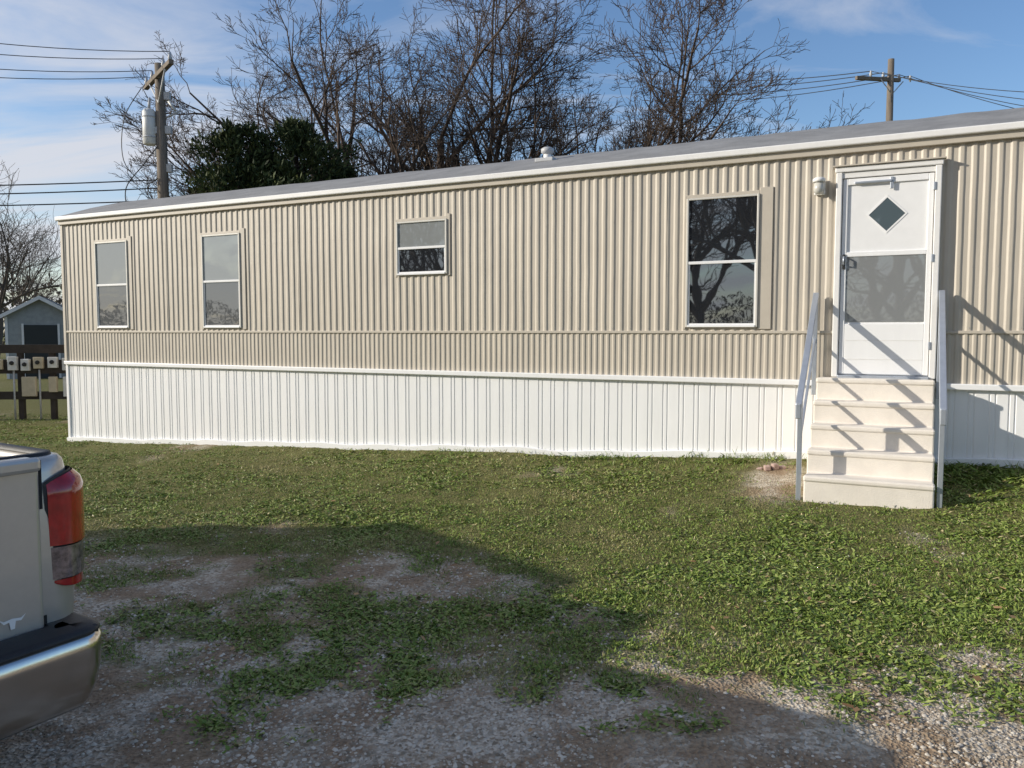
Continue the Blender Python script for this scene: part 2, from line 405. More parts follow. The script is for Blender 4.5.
diamond('door_diamond_trim',.155,.175,-.026,-.02,M_white)
diamond('door_diamond_glass',0,.158,-.0235,-.02,glassmat('diamond_glass',(.10,.135,.155),.18))
box('door_handle_plate',d0+.012,d0+.036,-.052,-.040,2.36,2.50,M_black,H,.004)
tube('door_handle',[(d0+.024,-.05,2.40),(d0+.024,-.085,2.41),(d0+.024,-.085,2.47),(d0+.024,-.05,2.48)],.008,M_alu,H,8)
box('door_closer',d0+.1,d0+.42,-.060,-.041,3.155,3.175,M_alu,H,.005)
box('door_hook',cxm+.02,cxm+.05,-.05,-.038,3.09,3.20,M_alu,H,.004)
for zz in(1.6,2.4,3.05): box('door_hinge',a1-t-.012,a1-t+.008,-.073,-.045,zz,zz+.07,M_alu,H,.003)
# porch lamp
ls,lz=11.46,3.17
box('porch_lamp_plate',ls-.05,ls+.05,-.03,.0,lz-.09,lz+.06,M_whitetrim,H,.01)
tube('porch_lamp_cap',[(ls,-.09,lz+.065),(ls,-.09,lz+.05),(ls,-.09,lz+.02)],[.04,.058,.06],M_whitetrim,H,16)
tube('porch_lamp_jar',[(ls,-.09,lz+.02),(ls,-.09,lz-.05),(ls,-.09,lz-.08),(ls,-.09,lz-.09)],[.045,.05,.04,.02],mat('frosted_glass',(.55,.54,.50),.2),H,16)
box('porch_lamp_arm',ls-.02,ls+.02,-.07,-.028,lz+.02,lz+.05,M_whitetrim,H,.005)
# ------------------------------------------------------------------ steps
S=empty('porch_steps',(OX,OY,0),HROT)
sa,sb=11.50,12.49; top=1.325; rise=.198; tr=.222
pts=[(-.03,top)]
y=-(.29); z=top; pts.append((y,z))
for i in range(4):
    z-=rise; pts.append((y,z)); y-=tr; pts.append((y,z))
pts.append((y,.12)); pts.append((-.03,.12))
n=len(pts)
V=[(sa,p[0],p[1]) for p in pts]+[(sb,p[0],p[1]) for p in pts]
F=[tuple(range(n)),tuple(range(2*n-1,n-1,-1))]+[(i,i+n,(i+1)%n+n,(i+1)%n) for i in range(n)]
bevel(obj('concrete_steps',V,F,M_conc,S),.012,2)
y=-.29; z=top
for i in range(5):
    box('step_nosing',sa-.004,sb+.004,y-.012,y+.10,z-.042,z+.004,M_conc,S,.014)
    z-=rise; y-=tr
def rail(sx):
    yt,yb=-.06,-1.13
    pt=2.12; pb=1.24
    box('handrail_wall_post',sx-.02,sx+.02,yt-.02,yt+.02,1.15,pt,M_alu,S,.004)
    box('handrail_front_post',sx-.02,sx+.02,yb-.02,yb+.02,.30,pb,M_alu,S,.004)
    def slab(nm,z0,z1,hh,ext=0,ww=.022):
        ya=yt+.0; yc=yb-ext; zc=z1-(z0-z1)/(yt-yb)*ext
        V=[(sx-ww,ya,z0-hh),(sx+ww,ya,z0-hh),(sx+ww,ya,z0+hh),(sx-ww,ya,z0+hh),(sx-ww,yc,zc-hh),(sx+ww,yc,zc-hh),(sx+ww,yc,zc+hh),(sx-ww,yc,zc+hh)]
        return bevel(obj(nm,V,[(3,2,1,0),(4,5,6,7),(0,1,5,4),(1,2,6,5),(2,3,7,6),(3,0,4,7)],M_alu,S),.005)
    slab('handrail_top_rail',pt,pb,.024,.12,.026)
    slab('handrail_mid_rail',pt-.42,pb-.42,.016,0,.012)
    zc=pb-(pt-pb)/(yt-yb)*.12
    box('handrail_end',sx-.024,sx+.024,yb-.145,yb-.115,zc-.11,zc+.02,M_alu,S,.008)
rail(11.455); rail(12.53)
bx,by=OX+SX*11.15+NX*.35,OY+SY*11.15+NY*.35
DB=empty('broken_paving_stones',(bx,by,float(G(bx,by))),HROT)
mpk=mat('pink_stone',(.42,.30,.26),.9,0,.2,20)
for i in range(5):
    x0=-.18+i*.07; o=box('stone_piece',x0,x0+.06,-.04-.02*(i%2),.03,-.02,.02+.01*(i%3),mpk,DB,.012); o.rotation_euler=(0,.1*(i-2),.3*i)
# ------------------------------------------------------------------ trees
def gentree(seed,L,r,counts,lean=(0,0,0),spread=(28,55),trop=.10,stems=None,ratio=(.55,.8),tube_min=.007,wg=.10,tip=.0045):
    rd=random.Random(seed); V=[];F=[];off=0
    sides=[9,6,4,3,3,3,3]; segs=[8,7,5,4,3,2,2]
    stack=[]
    if stems:
        for d_,l_,r_ in stems: stack.append((Vector((0,0,-.3)),Vector(d_).normalized(),l_,r_,0))
    else: stack.append((Vector((0,0,-.3)),(Vector((0,0,1))+Vector(lean)).normalized(),L,r,0))
    maxl=len(counts)
    while stack:
        p,d,l,rr,lv=stack.pop()
        ns=segs[lv]; pts=[p.copy()]; rads=[rr]; dirs=[d.copy()]
        wig=wg+.03*lv
        for i in range(ns):
            d=(d+Vector((rd.gauss(0,wig),rd.gauss(0,wig),rd.gauss(0,wig)+trop*(.5 if lv else .3)))).normalized()
            p=p+d*(l/ns); pts.append(p.copy()); dirs.append(d.copy())
            tt=(i+1)/ns
            rads.append(max(rr*(1-.62*tt**1.1) if lv<maxl else rr*(1-.5*tt),tip))
        off=tubegeo(pts,rads,sides[lv],V,F,off)
        if lv<maxl:
            c=counts[lv]; c=max(2,int(round(c*rd.uniform(.8,1.2))))
            for q in range(c):
                t0=(.25 if lv else .30)
                t=t0+(1-t0)*(q+rd.random())/c
                if q==c-1: t=1.0
                fi=min(t*ns,ns-1e-4); k=int(fi); fr=fi-k
                pp=pts[k].lerp(pts[k+1],fr); dd=dirs[k+1]; rl=rads[k]*(1-fr)+rads[k+1]*fr
                ang=math.radians(rd.uniform(*spread))*(.5 if q==c-1 else 1)
                ax=dd.orthogonal().normalized(); ax.rotate(Matrix.Rotation(rd.uniform(0,6.283),3,dd))
                nd=dd.copy(); nd.rotate(Matrix.Rotation(ang,3,ax))
                if nd.z<-.15: nd.z*=-.3; nd.normalize()
                nl=l*rd.uniform(*ratio)*(1.05-.40*t if lv else 1)
                stack.append((pp,nd,nl,max(rl*rd.uniform(.5,.72),tube_min*.8),lv+1))
    return V,F
def treemesh(name,m,**k):
    V,F=gentree(**k)
    me=bpy.data.meshes.new(name); me.from_pydata(V,[],F); me.update(); me.materials.append(m)
    me.polygons.foreach_set('use_smooth',[True]*len(me.polygons))
    return me
def place(name,me,x,y,sc=1,rz=0,z=None):
    o=bpy.data.objects.new(name,me); COL.objects.link(o); o.location=(x,y,float(G(x,y)) if z is None else z); o.scale=(sc,)*3; o.rotation_euler=(0,0,rz); return o
CN=[8,7,6,5,4]
KW=dict(L=0,r=0,counts=CN,spread=(25,58),ratio=(.46,.68),wg=.09,trop=.07,tip=.0055)
tA=treemesh('bare_tree_mesh_a',M_bark,seed=11,stems=[((-.58,0,1),6.2,.20),((-.30,.2,1),7.0,.23),((.02,-.2,1),7.0,.20)],**KW)
tB=treemesh('bare_tree_mesh_b',M_bark,seed=29,stems=[((-.20,0,1),7.4,.23),((.28,.1,1),7.4,.23)],**KW)
tC=treemesh('bare_tree_mesh_c',M_bark,seed=37,stems=[((.80,0,1),5.6,.18),((.36,.1,1),6.5,.2),((-.15,.2,1),6.6,.18)],**KW)
tD=treemesh('bare_tree_mesh_d',M_bark2,seed=51,L=5,r=.2,counts=[8,6,6,5],spread=(25,55),ratio=(.6,.85),tube_min=.014,tip=.008)
def at(px,Y): return (px-512)/796.4*Y
place('bare_tree',tA,at(378,22),22)
place('bare_tree',tB,at(475,23),23,1.0)
place('bare_tree',tC,at(590,21),21)
for i,(x,y,sc) in enumerate([(at(-5,42),42,1.0),(at(-70,40),40,1.1),(at(30,60),60,.9),(at(-160,50),50,1.1),(at(1220,45),45,.8),
        (-9,-9,1.25),(-15,-12,1.4),(-5.5,-13,1.3),(-20,-15,1.4),(-11,-20,1.5),(-8,-15,1.3),(4,-18,1.3),(-28,-8,1.2),(-24,-4,1.1),(at(1300,60),60,.9)]):
    place('bare_tree',tD,x,y,sc,i*1.7)
# distant tree line
nq=110000; ang=rng.random(nq)*2*math.pi; rad=85+rng.random(nq)*25
hh=(3.2+4.5*fbm(ang*14,rad*.02,1.0,2,4))*1.0
zz=rng.random(nq)**1.3*hh
x=np.sin(ang)*rad; y=np.cos(ang)*rad
leaves(x,y,zz,.3+.5*rng.random(nq),.05+.14*rng.random(nq),rng.random(nq)*1.4,rng.random(nq),'distant_tree_line',attrmat('winter_scrub',[(0,(.05,.042,.03)),(.7,(.10,.08,.06)),(1,(.07,.085,.035))],.9))
# evergreen junipers
M_jun=attrmat('juniper_needles',[(0,(.012,.022,.008)),(.5,(.036,.056,.018)),(1,(.085,.105,.035))],.7)
def juniper(x,y,h,rw,seed):
    E=empty('juniper_tree',(x,y,float(G(x,y))))
    rd=np.random.default_rng(seed)
    ptsz=[(0,0,-.2),(.05,.02,h*.35),(.0,.08,h*.7),(0,0,h*.96)]
    tube('trunk',ptsz,[.17,.12,.07,.015],M_bark,E,8)
    BV=[];BF=[];off=0; PX=[]
    nbz=120
    for i in range(nbz):
        t=(i+.5)/nbz; z0=h*(.06+.88*t)
        R=rw*(1-t)**.6*(.35+1.05*rd.random())*(0.75+.5*math.sin(t*11+seed)**2)+.08
        az=i*2.4+rd.normal(0,.3)
        tip=Vector((math.cos(az)*R,math.sin(az)*R,z0+R*.5)); b0=Vector((0,0,z0-.05))
        mid=(b0+tip)/2+Vector((0,0,-.04))
        off=tubegeo([b0,mid,tip],[.03*(1-t)+.01,.02*(1-t)+.006,.004],4,BV,BF,off)
        k=int(150+200*(1-t))
        tt=.30+.80*rd.random(k)**.7
        c=np.array(b0)[None]+(np.array(tip)-np.array(b0))[None]*tt[:,None]
        c+=rd.normal(0,.06+.055*R,(k,3))*np.array([1,1,.85]); PX.append(c)
    obj('branches',BV,BF,M_bark,E)
    P=np.concatenate(PX); k=len(P)
    v=np.stack([P[:,0],P[:,1],P[:,2]],1)
    dirr=np.stack([P[:,0]*.6+rd.normal(0,.5,k),P[:,1]*.6+rd.normal(0,.5,k),np.abs(rd.normal(.7,.4,k))],1); dirr/=np.linalg.norm(dirr,axis=1)[:,None]
    sidev=np.cross(dirr,rd.normal(0,1,(k,3))); sidev/=np.linalg.norm(sidev,axis=1)[:,None]
    l=(.07+.14*rd.random(k))[:,None]; w=(.012+.024*rd.random(k))[:,None]
    V=np.stack([v,v+dirr*l*.5+sidev*w,v+dirr*l,v+dirr*l*.5-sidev*w],1).reshape(-1,3)
    bigmesh('needles',V,np.arange(k*4).reshape(k,4),M_jun,rd.random(k),E)
juniper(at(243,18.8),18.8,6.75,1.9,1)
juniper(at(300,19.2),19.2,7.0,1.9,2)
juniper(at(272,20.5),20.5,6.4,2.0,4)
juniper(at(206,19.5),19.5,5.3,1.5,3)
juniper(at(340,20.5),20.5,6.2,1.5,7)
# ------------------------------------------------------------------ utility poles
def wire(a,b,sag,r=.014,k=14):
    a=Vector(a); b=Vector(b); pts=[]
    for i in range(k+1):
        t=i/k; p=a.lerp(b,t); p.z-=sag*4*t*(1-t); pts.append(p)
    return tube('power_line',pts,r,M_wire,None,5,True,False)
LY=18.3; LXp=at(169,LY)
U=empty('utility_pole',(LXp,LY,0))
tube('pole',[(0,0,-.3),(-.02,0,4),(-.03,0,7.75)],[.15,.13,.10],M_pole,U,12)
CA=math.radians(113+14)
cu=Vector((math.cos(CA),math.sin(CA),0))
def arm(nm,z,h,t_=.05):
    pr=Vector((-cu.y,cu.x,0))*t_
    off_=Vector((0,-.16,0))
    P=[]
    for e in(-1,1):
        for q,zz in((-1,-t_),(1,-t_),(1,t_),(-1,t_)):
            p=cu*(e*h)+pr*q+off_; P.append((p.x,p.y,z+zz))
    return bevel(obj(nm,P,[(3,2,1,0),(4,5,6,7),(0,1,5,4),(1,2,6,5),(2,3,7,6),(3,0,4,7)],M_pole,U),.008)
arm('crossarm',7.45,1.15)
for q in (-1.05,-.5,.5,1.05):
    p=cu*q+Vector((0,-.16,0))
    tube('insulator',[(p.x,p.y,7.49),(p.x,p.y,7.55),(p.x,p.y,7.59),(p.x,p.y,7.67)],[.025,.05,.035,.025],M_grey,U,8)
tube('crossarm_brace',[tuple(cu*-.7+Vector((0,-.2,7.41))),(0,-.16,6.85),tuple(cu*.7+Vector((0,-.2,7.41)))],.02,M_grey,U,6)
M_tank=mat('transformer_paint',(.60,.61,.60),.45,0,.05,6)
tx_=-.27
tube('transformer_tank',[(tx_,-.05,5.95),(tx_,-.05,5.98),(tx_,-.05,6.68),(tx_,-.05,6.74)],[.11,.145,.145,.10],M_tank,U,16)
for z_ in(6.1,6.55): tube('tank_band',[(tx_,-.05,z_),(tx_,-.05,z_+.03)],.151,M_grey,U,16)
tube('transformer_bushing',[(tx_,-.05,6.74),(tx_+.02,-.05,6.98)],[.035,.025],M_grey,U,8)
box('transformer_bracket',-.16,-.06,-.09,.0,6.2,6.35,M_grey,U)
for zz,dx in((6.95,.12),(5.35,.12),(6.2,.13),(5.7,-.12)):
    box('pole_hardware',dx-.06,dx+.08,-.05,.05,zz,zz+.18,M_grey,U,.01)
tube('cutout_fuse',[(.2,-.1,6.9),(.34,-.1,6.7)],.03,M_tank,U,8)
tube('pole_stub_arm',[(.05,0,6.55),(.42,0,6.72)],.025,M_grey,U,8)
tube('drop_wire',[(tx_,-.1,6.98),(-.40,-.05,7.2),(-.5,.3,7.4)],.009,M_wire,U,5)
def curve(name,cps,r,parent):
    P=[Vector(c) for c in cps]; out=[]
    Q=[P[0]]+P+[P[-1]]
    for i in range(1,len(Q)-2):
        for j in range(6):
            t=j/6; a_,b_,c_,d_=Q[i-1],Q[i],Q[i+1],Q[i+2]
            out.append(.5*((2*b_)+(c_-a_)*t+(2*a_-5*b_+4*c_-d_)*t*t+(3*b_-a_-3*c_+d_)*t**3))
    out.append(P[-1]); return tube(name,out,r,M_wire,parent,5)
curve('drop_loop',[(-.08,-.12,5.9),(-.35,-.2,5.5),(-.72,-.3,4.95),(-.62,-.3,4.45),(-.08,-.15,4.5)],.012,U)
curve('drop_loop_high',[(-.72,.6,7.4),(-.95,.2,6.6),(-.85,-.1,5.6),(-.4,-.1,5.1),(-.08,-.12,5.2)],.010,U)
def zpx(y,Y): return EYE+(331-y)/796.4*Y
for k_,(ya,q) in enumerate(((30,-1.05),(46,-.5),(64,.5),(76,1.05))):
    p=cu*q; Y1=15.0
    wire((at(-260,Y1),Y1,zpx(ya-22,Y1)),(LXp+p.x,LY-.16+p.y,7.68),.25,.009)
for ya,yb in((185,182),(194,190),(204,202)):
    wire((at(-300,15),15,zpx(ya+3,15)),(LXp,LY,zpx(yb,LY)),.08,.014)
RY=35; RXp=at(882,RY)
U2=empty('utility_pole',(RXp,RY,0),math.radians(18))
tube('pole',[(0,0,-.3),(0,0,7),(0,0,13.4)],[.2,.17,.13],M_pole,U2,12)
box('crossarm',-1.15,1.15,-.07,.07,12.45,12.6,M_pole,U2,.01).rotation_euler=(0,math.radians(-3),0)
tube('crossarm_brace',[(-.6,-.08,12.5),(0,-.1,11.9),(.6,-.08,12.5)],.025,M_grey,U2,6)
for q in(-1.05,-.4,.45,1.05):
    tube('insulator',[(q,0,12.55),(q,0,12.68),(q,0,12.74),(q,0,12.82)],[.03,.065,.045,.03],M_grey,U2,8)
for i,q in enumerate((-1.05,-.4,.45,1.05)):
    cx_,cy_=RXp+q*math.cos(math.radians(18)),RY+q*math.sin(math.radians(18))
    wire((cx_,cy_,12.8),(at(640+i*6,60),60+i,zpx(79+i*5,60)),.5,.02)
    wire((cx_,cy_,12.8),(at(1130,28)+q,28+q,zpx(108+i*7,28)),.3,.014)
# ------------------------------------------------------------------ sheds
msh=mat('shed_wall',(.33,.35,.35),.8,0,.15,6); mshd=mat('shed_dark_panel',(.03,.035,.035),.7); mshr=mat('shed_roof',(.07,.07,.075),.8,0,.2,8)
def shed(x,y,rz,w_,dd_,eh,rh,z0=0.0):
    SH=empty('garden_shed',(x,y,z0),rz)
    box('walls',-w_/2,w_/2,0,dd_,-.3,eh,msh,SH)
    V=[(-w_/2,0.001,eh),(w_/2,0.001,eh),(0,0.001,rh),(-w_/2,dd_-.001,eh),(w_/2,dd_-.001,eh),(0,dd_-.001,rh)]
    obj('gables',V,[(0,1,2),(5,4,3)],msh,SH)
    sl=(rh-eh)/(w_/2)
    V=[(-w_/2-.2,-.2,eh-.2*sl+.02),(0,-.2,rh+.02),(w_/2+.2,-.2,eh-.2*sl+.02),(-w_/2-.2,dd_+.2,eh-.2*sl+.02),(0,dd_+.2,rh+.02),(w_/2+.2,dd_+.2,eh-.2*sl+.02)]
    o=obj('roof',V,[(0,1,4,3),(1,2,5,4)],mshr,SH); md=o.modifiers.new('s','SOLIDIFY'); md.thickness=.07; md.offset=1
    for sx in(-1,1):
        V=[(0,-.215,rh+.09),(sx*(w_/2+.2),-.215,eh-.2*sl+.09),(sx*(w_/2+.2),-.215,eh-.2*sl-.05),(0,-.215,rh-.05)]
        obj('bargeboard',V,[(0,1,2,3)],M_whitetrim,SH)
    box('door',-.55,.55,-.03,-.002,0,min(2.0,eh-.15),mshd,SH)
    for q in(-.62,.55): box('door_trim',q,q+.07,-.045,-.002,0,min(2.05,eh-.1),M_whitetrim,SH)
    box('corner_trim_left',-w_/2,-w_/2+.09,-.02,-.002,0,eh-.05,M_whitetrim,SH); box('corner_trim_right',w_/2-.09,w_/2,-.02,-.002,0,eh-.05,M_whitetrim,SH)
shed(at(42,30),30,math.radians(25),2.3,3.6,2.35,3.0)
shed(-7.9,4.65,math.radians(90),2.8,3.0,2.62,3.05)  # unseen shed added left of frame to cast the upper foreground shadow
# ------------------------------------------------------------------ meter rack
RK=empty('utility_meter_rack',(-10.4,16.0,float(G(-10.4,16.0))),math.radians(4))
for i in range(8):
    x0=-2.6+i*.62; box('post',x0-.05,x0+.05,-.04,.06,-.2,1.47+.02*(i%2),M_dark,RK,.006)
box('top_board',-2.8,2.0,-.075,-.045,1.33,1.50,M_dark,RK,.004)
box('mid_board',-2.8,2.0,-.070,-.045,.92,1.20,M_dark,RK,.004)
box('low_board',-2.8,2.0,-.075,-.045,.40,.56,M_dark,RK,.004)
M_box=mat('meter_box',(.66,.65,.62),.6,0,.12,9); M_box2=mat('meter_box_tan',(.50,.43,.31),.6,0,.12,9)
rr=random.Random(4); x0=-2.65; i=0
while x0<1.8:
    w_=rr.uniform(.15,.22); hb=rr.uniform(.10,.14); zc=1.12+rr.uniform(-.03,.03)
    box('meter_box',x0,x0+w_,-.16,-.077,zc-hb,zc+hb,[M_box,M_box2,M_box][i%3],RK,.01)
    tube('meter_dial',[(x0+w_/2,-.16,zc+.01),(x0+w_/2,-.19,zc+.01),(x0+w_/2,-.20,zc+.01)],[.042,.04,.03],M_black,RK,12)
    if rr.random()<.5:
        box('lower_panel',x0,x0+rr.uniform(.15,.28),-.15,-.077,.50+rr.uniform(-.1,.1),.86,rr.choice([M_box2,M_box]),RK,.01)
    else: tube('conduit',[(x0+.09,-.1,.0),(x0+.09,-.1,1.0)],.018,M_grey,RK,6)
    x0+=w_+rr.uniform(.05,.13); i+=1
# ------------------------------------------------------------------ pickup truck
TH=math.radians(58); fw=Vector((-math.sin(TH),math.cos(TH))); rt=Vector((math.cos(TH),math.sin(TH)))
cor=Vector((-1.615,3.0)); tor=cor-rt*1.0
T=empty('pickup_truck',(tor.x,tor.y,float(G(tor.x,tor.y))-.06),TH)
M_paint=mat('silver_paint',(.52,.49,.45),.30,.45,.03,30,coat=.6)
M_chrome=mat('chrome',(.62,.58,.53),.20,1.0,.08,5,.10,9)
M_plast=mat('black_plastic',(.018,.018,.02),.55,0,.2,30,.2,200)
M_red=mat('red_lens',(.40,.010,.012),.12,0,.35,14,coat=.8)
M_clear=mat('clear_lens',(.20,.16,.16),.12,.3,.6,40,coat=.8)
M_tglass=glassmat('car_glass',(.015,.018,.02),.25)
M_under=mat('underbody',(.02,.02,.02),.9)
def plan(off,r=.13,hw=.98,y0=0,y1=2.35,seg=8,taper=0):
    p=[(hw+off,y1)]
    for i in range(seg+1):
        a_=math.pi/2*i/seg
        p.append((hw-r+math.cos(a_)*(r+off),y0+r-math.sin(a_)*(r+off)))
    q=[(-a,b_) for a,b_ in reversed(p)]
    return p+q
def loft(name,levels,m,parent,closed_top=None,**k):
    V=[];F=[];n=None
    for z,off in levels:
        P=plan(off,**k); n=len(P)
        V+=[(a,b_,z) for a,b_ in P]
    for i in range(len(levels)-1):
        for j in range(n-1):
            F.append((i*n+j,(i)*n+j+1,(i+1)*n+j+1,(i+1)*n+j))
    return obj(name,V,F,m,parent,True)
loft('bed_shell',[(.42,-.05),(.50,-.012),(.62,.0),(.80,.012),(1.00,.010),(1.12,.0),(1.20,-.010),(1.235,-.018),(1.252,-.032),(1.256,-.05),(1.25,-.09),(1.22,-.10),(.75,-.10)],M_paint,T)
loft('bed_rail_cap',[(1.252,-.052),(1.266,-.056),(1.266,-.09),(1.252,-.095)],M_plast,T)
box('bed_floor',-.88,.88,.1,2.33,.70,.76,M_under,T)
box('bed_front_wall',-.93,.93,2.28,2.34,.7,1.25,M_paint,T,.01)
o=box('tailgate',-.815,.815,-.022,.06,.60,1.262,M_paint,T); bevel(o,.018,3)
box('tailgate_lip',-.81,.81,-.05,-.02,1.215,1.268,M_paint,T,.016)
box('tailgate_gap_right',.817,.829,-.004,.05,.58,1.25,M_under,T); box('tailgate_gap_left',-.829,-.817,-.004,.05,.58,1.25,M_under,T)
o=box('tailgate_recess',-.60,.60,-.026,-.0215,.72,1.05,M_paint,T,.002)
box('tailgate_handle',-.12,.12,-.045,-.02,1.06,1.14,M_plast,T,.01)
c0=(.70,.70)
Vq=[(c0[0]+a*.85,-.0265,c0[1]+b_*.85) for a,b_ in [(-.055,.02),(-.034,.006),(-.013,.009),(0,.011),(.013,.009),(.034,.006),(.055,.02),(.034,-.006),(.013,-.002),(.008,-.034),(-.008,-.034),(-.013,-.002),(-.034,-.006)]]
obj('emblem',Vq,[tuple(range(len(Vq)))],M_whitemetal,T)
def lens(name,z0,z1,m,off,sgn,t0=.0,t1=1.0,round_top=0,round_bot=0,nz=10,nt_=16):
    r=.13;hw=.98
    L1=hw-r-.835; L2=math.pi/2*r; L3=.10
    tot=L1+L2+L3
    V=[];F=[]
    for i in range(nt_+1):
        t=t0+(t1-t0)*i/nt_; l=t*tot; u=i/nt_
        if l<L1: bx_,by_,nx_,ny_=.835+l,0,0,-1
        elif l<L1+L2:
            a_=(l-L1)/r; nx_,ny_=math.sin(a_),-math.cos(a_); bx_,by_=hw-r+nx_*r,r+ny_*r
        else: bx_,by_,nx_,ny_=hw,r+(l-L1-L2),1,0
        zt_=z1-round_top*(abs(2*u-1)**3)*(.4 if u<.5 else 1.0); zb_=z0+round_bot*(abs(2*u-1)**3)
        for j in range(nz+1):
            v=j/nz; e=off*min(1,4*u+.2,4*(1-u)+.2)*min(1,5*v+.3 if round_bot else 1,5*(1-v)+.3 if round_top else 1)
            V.append((sgn*(bx_+nx_*e),by_+ny_*e,zb_+(zt_-zb_)*v))
    n=nz+1
    for i in range(nt_):
        for j in range(nz):
            q=(i*n+j,(i+1)*n+j,(i+1)*n+j+1,i*n+j+1); F.append(q if sgn>0 else q[::-1])
    return obj(name,V,F,m,T,True)
for sg in(1,-1):
    lens('tail_light_housing',.745,1.200,M_plast,.022,sg,.0,1.0,.09,.06)
    lens('tail_light_red',.930,1.193,M_red,.050,sg,.03,.97,.09,0)
    lens('tail_light_reverse',.805,.923,M_clear,.044,sg,.03,.97,0,0)
    lens('tail_light_lower_red',.755,.800,M_red,.038,sg,.04,.96,0,.04)
def bumper(name,levels,m):
    V=[];F=[]
    for z,e in levels:
        P=[(.97+e,.10),(.97+e,-.02)]
        for i in range(7):
            a_=math.pi/2*i/6; P.append((.87+math.cos(a_)*(.10+e),-.08-math.sin(a_)*(.10+e)))
        P+=[(.4,-.195-e),(.35,-.195-e)]
        P=P+[(-a,b_) for a,b_ in reversed(P)]
        n=len(P); V+=[(a,b_,z) for a,b_ in P]
    for i in range(len(levels)-1):
        for j in range(n-1): F.append((i*n+j,i*n+j+1,(i+1)*n+j+1,(i+1)*n+j))
    return obj(name,V,F,m,T,True)
bumper('bumper_chrome',[(.33,-.10),(.340,-.065),(.37,-.040),(.43,-.016),(.50,-.004),(.56,.0),(.605,.002),(.618,-.012)],M_chrome)
bumper('bumper_pad',[(.615,-.012),(.625,-.002),(.635,-.006),(.645,-.03),(.647,-.15)],M_plast)
box('bumper_pad_top',-.94,.94,-.15,.03,.60,.642,M_plast,T,.01)
box('bumper_mount',-.8,.8,-.10,.4,.36,.585,M_under,T)
box('license_plate',-.155,.155,-.212,-.205,.43,.58,M_whitemetal,T,.003)
box('trailer_hitch',-.05,.05,-.25,.0,.30,.37,M_under,T,.01)
def extr(name,prof,x0,x1,m,bv=.03,taper=None):
    n=len(prof)
    V=[(x0,p[0],p[1]) for p in prof]+[(x1,p[0],p[1]) for p in prof]
    F=[tuple(range(n)),tuple(range(2*n-1,n-1,-1))]+[(i,i+n,(i+1)%n+n,(i+1)%n) for i in range(n)]
    o=obj(name,V,F,m,T)
    if bv: bevel(o,bv,3)
    return o
def arc(cy_,cz_,r,a0_,a1_,n=9):
    return [(cy_+r*math.cos(a0_+(a1_-a0_)*i/n),cz_+r*math.sin(a0_+(a1_-a0_)*i/n)) for i in range(n+1)]
RW,FWc=1.18,4.75
prof_=[(2.37,.45)]+[(4.27,.45)]+arc(FWc,.42,.47,math.pi-.06,.06)+[(5.55,.45),(5.66,.60),(5.68,.95),(5.55,1.10),(4.35,1.24),(2.37,1.26)]
extr('cab_lower_and_bonnet',prof_,-.985,.985,M_paint,.04)
def green(zs,hw0,hw1,name,m,y):
    V=[]
    (ya0,yb0),(ya1,yb1)=y
    for z,hw,ya,yb in((zs[0],hw0,ya0,yb0),(zs[1],hw1,ya1,yb1)):
        V+=[(-hw,ya,z),(hw,ya,z),(hw,yb,z),(-hw,yb,z)]
    F=[(0,1,5,4),(1,2,6,5),(2,3,7,6),(3,0,4,7),(4,5,6,7)]
    return bevel(obj(name,V,F,m,T),.03,3)
green((1.24,1.80),.95,.78,'cab_windows',M_tglass,((2.42,4.32),(2.58,3.62)))
green((1.78,1.88),.80,.70,'cab_roof',M_paint,((2.54,3.66),(2.66,3.45)))
for sg in(1,-1):
    for (ya,yb) in((2.40,2.56),(3.28,3.24),(4.34,3.66)):
        tube('roof_pillar',[(sg*.955,ya,1.24),(sg*.79,yb,1.82)],.035,M_paint,T,8)
    box('side_mirror',sg*1.05-.09,sg*1.05+.09,4.0,4.08,1.22,1.42,M_plast,T,.02)
    box('door_handle',sg*.985-.015,sg*.985+.015,2.55,2.72,1.08,1.11,M_chrome,T,.006)
    box('headlight',sg*.78-.16,sg*.78+.16,5.60,5.69,.80,1.0,M_clear,T,.02)
    for cy_ in(RW,FWc):
        x0=sg*.72;x1=sg*.995
        tube('tyre',[(x0,cy_,.44),(x0+sg*.03,cy_,.44),(x1-sg*.03,cy_,.44),(x1,cy_,.44)],[.35,.39,.39,.35],M_black,T,32)
        tube('wheel_rim',[(x1-sg*.02,cy_,.44),(x1+sg*.006,cy_,.44)],[.25,.23],M_chrome,T,24)
        tube('hub',[(x1,cy_,.44),(x1+sg*.02,cy_,.44)],[.07,.06],M_grey,T,12)
    tube('wheel_arch',[(sg*.90,RW,.44),(sg*.992,RW,.44)],[.46,.46],M_under,T,32)
box('grille',-.5,.5,5.66,5.70,.70,.98,M_chrome,T,.02); box('front_bumper',-.95,.95,5.60,5.80,.42,.66,M_chrome,T,.05)
box('chassis',-.5,.5,.2,5.4,.33,.5,M_under,T)
tube('exhaust_pipe',[(.62,.5,.38),(.62,-.05,.36)],.035,M_grey,T,10)
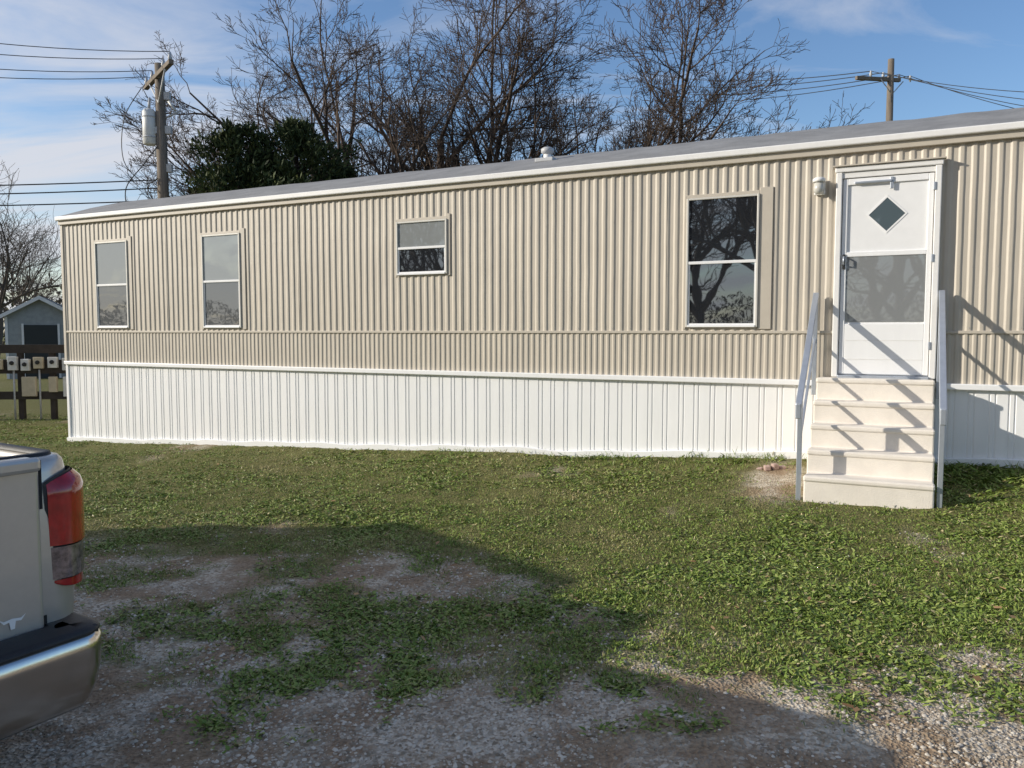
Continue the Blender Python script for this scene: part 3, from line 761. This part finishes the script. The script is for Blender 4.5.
# ------------------------------------------------------------------ light
az=math.radians(61); el=math.radians(20)
tx=math.sin(az)*SX+math.cos(az)*(-NX); ty=math.sin(az)*SY+math.cos(az)*(-NY)
Tv=Vector((tx*math.cos(el),ty*math.cos(el),-math.sin(el)))
L=bpy.data.lights.new('sun','SUN'); L.energy=5.0; L.angle=math.radians(.5); L.color=(1,.925,.80)
lo=bpy.data.objects.new('sun',L); COL.objects.link(lo); lo.rotation_euler=Tv.to_track_quat('-Z','Y').to_euler(); lo.location=(-20,0,20)
w=bpy.data.worlds.new('World'); scene.world=w; w.use_nodes=True; nt=w.node_tree; bg=nt.nodes['Background']
sky=nt.nodes.new('ShaderNodeTexSky'); sky.sky_type='NISHITA'; sky.sun_disc=False; sky.sun_elevation=el; sky.sun_rotation=math.atan2(-Tv.x,-Tv.y)
sky.air_density=1.0; sky.dust_density=.5; sky.ozone_density=2.2
hs=nt.nodes.new('ShaderNodeHueSaturation'); hs.inputs['Hue'].default_value=.506; hs.inputs['Saturation'].default_value=1.15; hs.inputs['Value'].default_value=1.08; nt.links.new(sky.outputs[0],hs.inputs['Color'])
tc=nt.nodes.new('ShaderNodeTexCoord'); sp=nt.nodes.new('ShaderNodeSeparateXYZ'); nt.links.new(tc.outputs['Generated'],sp.inputs[0])
def mth(op,a,b=None):
    n=nt.nodes.new('ShaderNodeMath'); n.operation=op
    for i,v in enumerate((a,b)):
        if v is None: continue
        if isinstance(v,(int,float)): n.inputs[i].default_value=v
        else: nt.links.new(v,n.inputs[i])
    return n.outputs[0]
zc=mth('ADD',mth('MAXIMUM',sp.outputs[2],0),.18)
u=mth('DIVIDE',sp.outputs[0],zc); v=mth('DIVIDE',sp.outputs[1],zc)
cb=nt.nodes.new('ShaderNodeCombineXYZ'); nt.links.new(u,cb.inputs[0]); nt.links.new(v,cb.inputs[1])
mp=nt.nodes.new('ShaderNodeMapping'); mp.inputs['Rotation'].default_value=(0,0,math.radians(50)); mp.inputs['Scale'].default_value=(.55,1.5,1); mp.inputs['Location'].default_value=(.6,.3,0); nt.links.new(cb.outputs[0],mp.inputs[0])
nn=nt.nodes.new('ShaderNodeTexNoise'); nn.inputs['Scale'].default_value=1.7; nn.inputs['Detail'].default_value=8; nn.inputs['Roughness'].default_value=.58; nn.inputs['Distortion'].default_value=.7
nt.links.new(mp.outputs[0],nn.inputs['Vector'])
left=mth('MULTIPLY',sp.outputs[0],-.26)
cl=mth('ADD',nn.outputs['Fac'],left)
rp=nt.nodes.new('ShaderNodeValToRGB'); nt.links.new(cl,rp.inputs[0]); rp.color_ramp.elements[0].position=.45; rp.color_ramp.elements[1].position=.74
rp.color_ramp.elements[0].color=(.02,.02,.02,1); rp.color_ramp.elements[1].color=(.9,.9,.9,1)
mx=nt.nodes.new('ShaderNodeMix'); mx.data_type='RGBA'; nt.links.new(rp.outputs[0],mx.inputs[0]); nt.links.new(hs.outputs[0],mx.inputs[6]); mx.inputs[7].default_value=(4.7,4.8,5.2,1)
nt.links.new(mx.outputs[2],bg.inputs[0]); bg.inputs[1].default_value=.15
# ------------------------------------------------------------------ camera
c=bpy.data.cameras.new('camera'); c.lens=28; c.sensor_width=36; c.clip_start=.05; c.clip_end=3000
co=bpy.data.objects.new('camera',c); COL.objects.link(co); co.location=(0,0,EYE); co.rotation_euler=(math.radians(90-3.8),0,0); scene.camera=co
scene.view_settings.view_transform='Standard'; scene.view_settings.look='None'; scene.view_settings.exposure=0
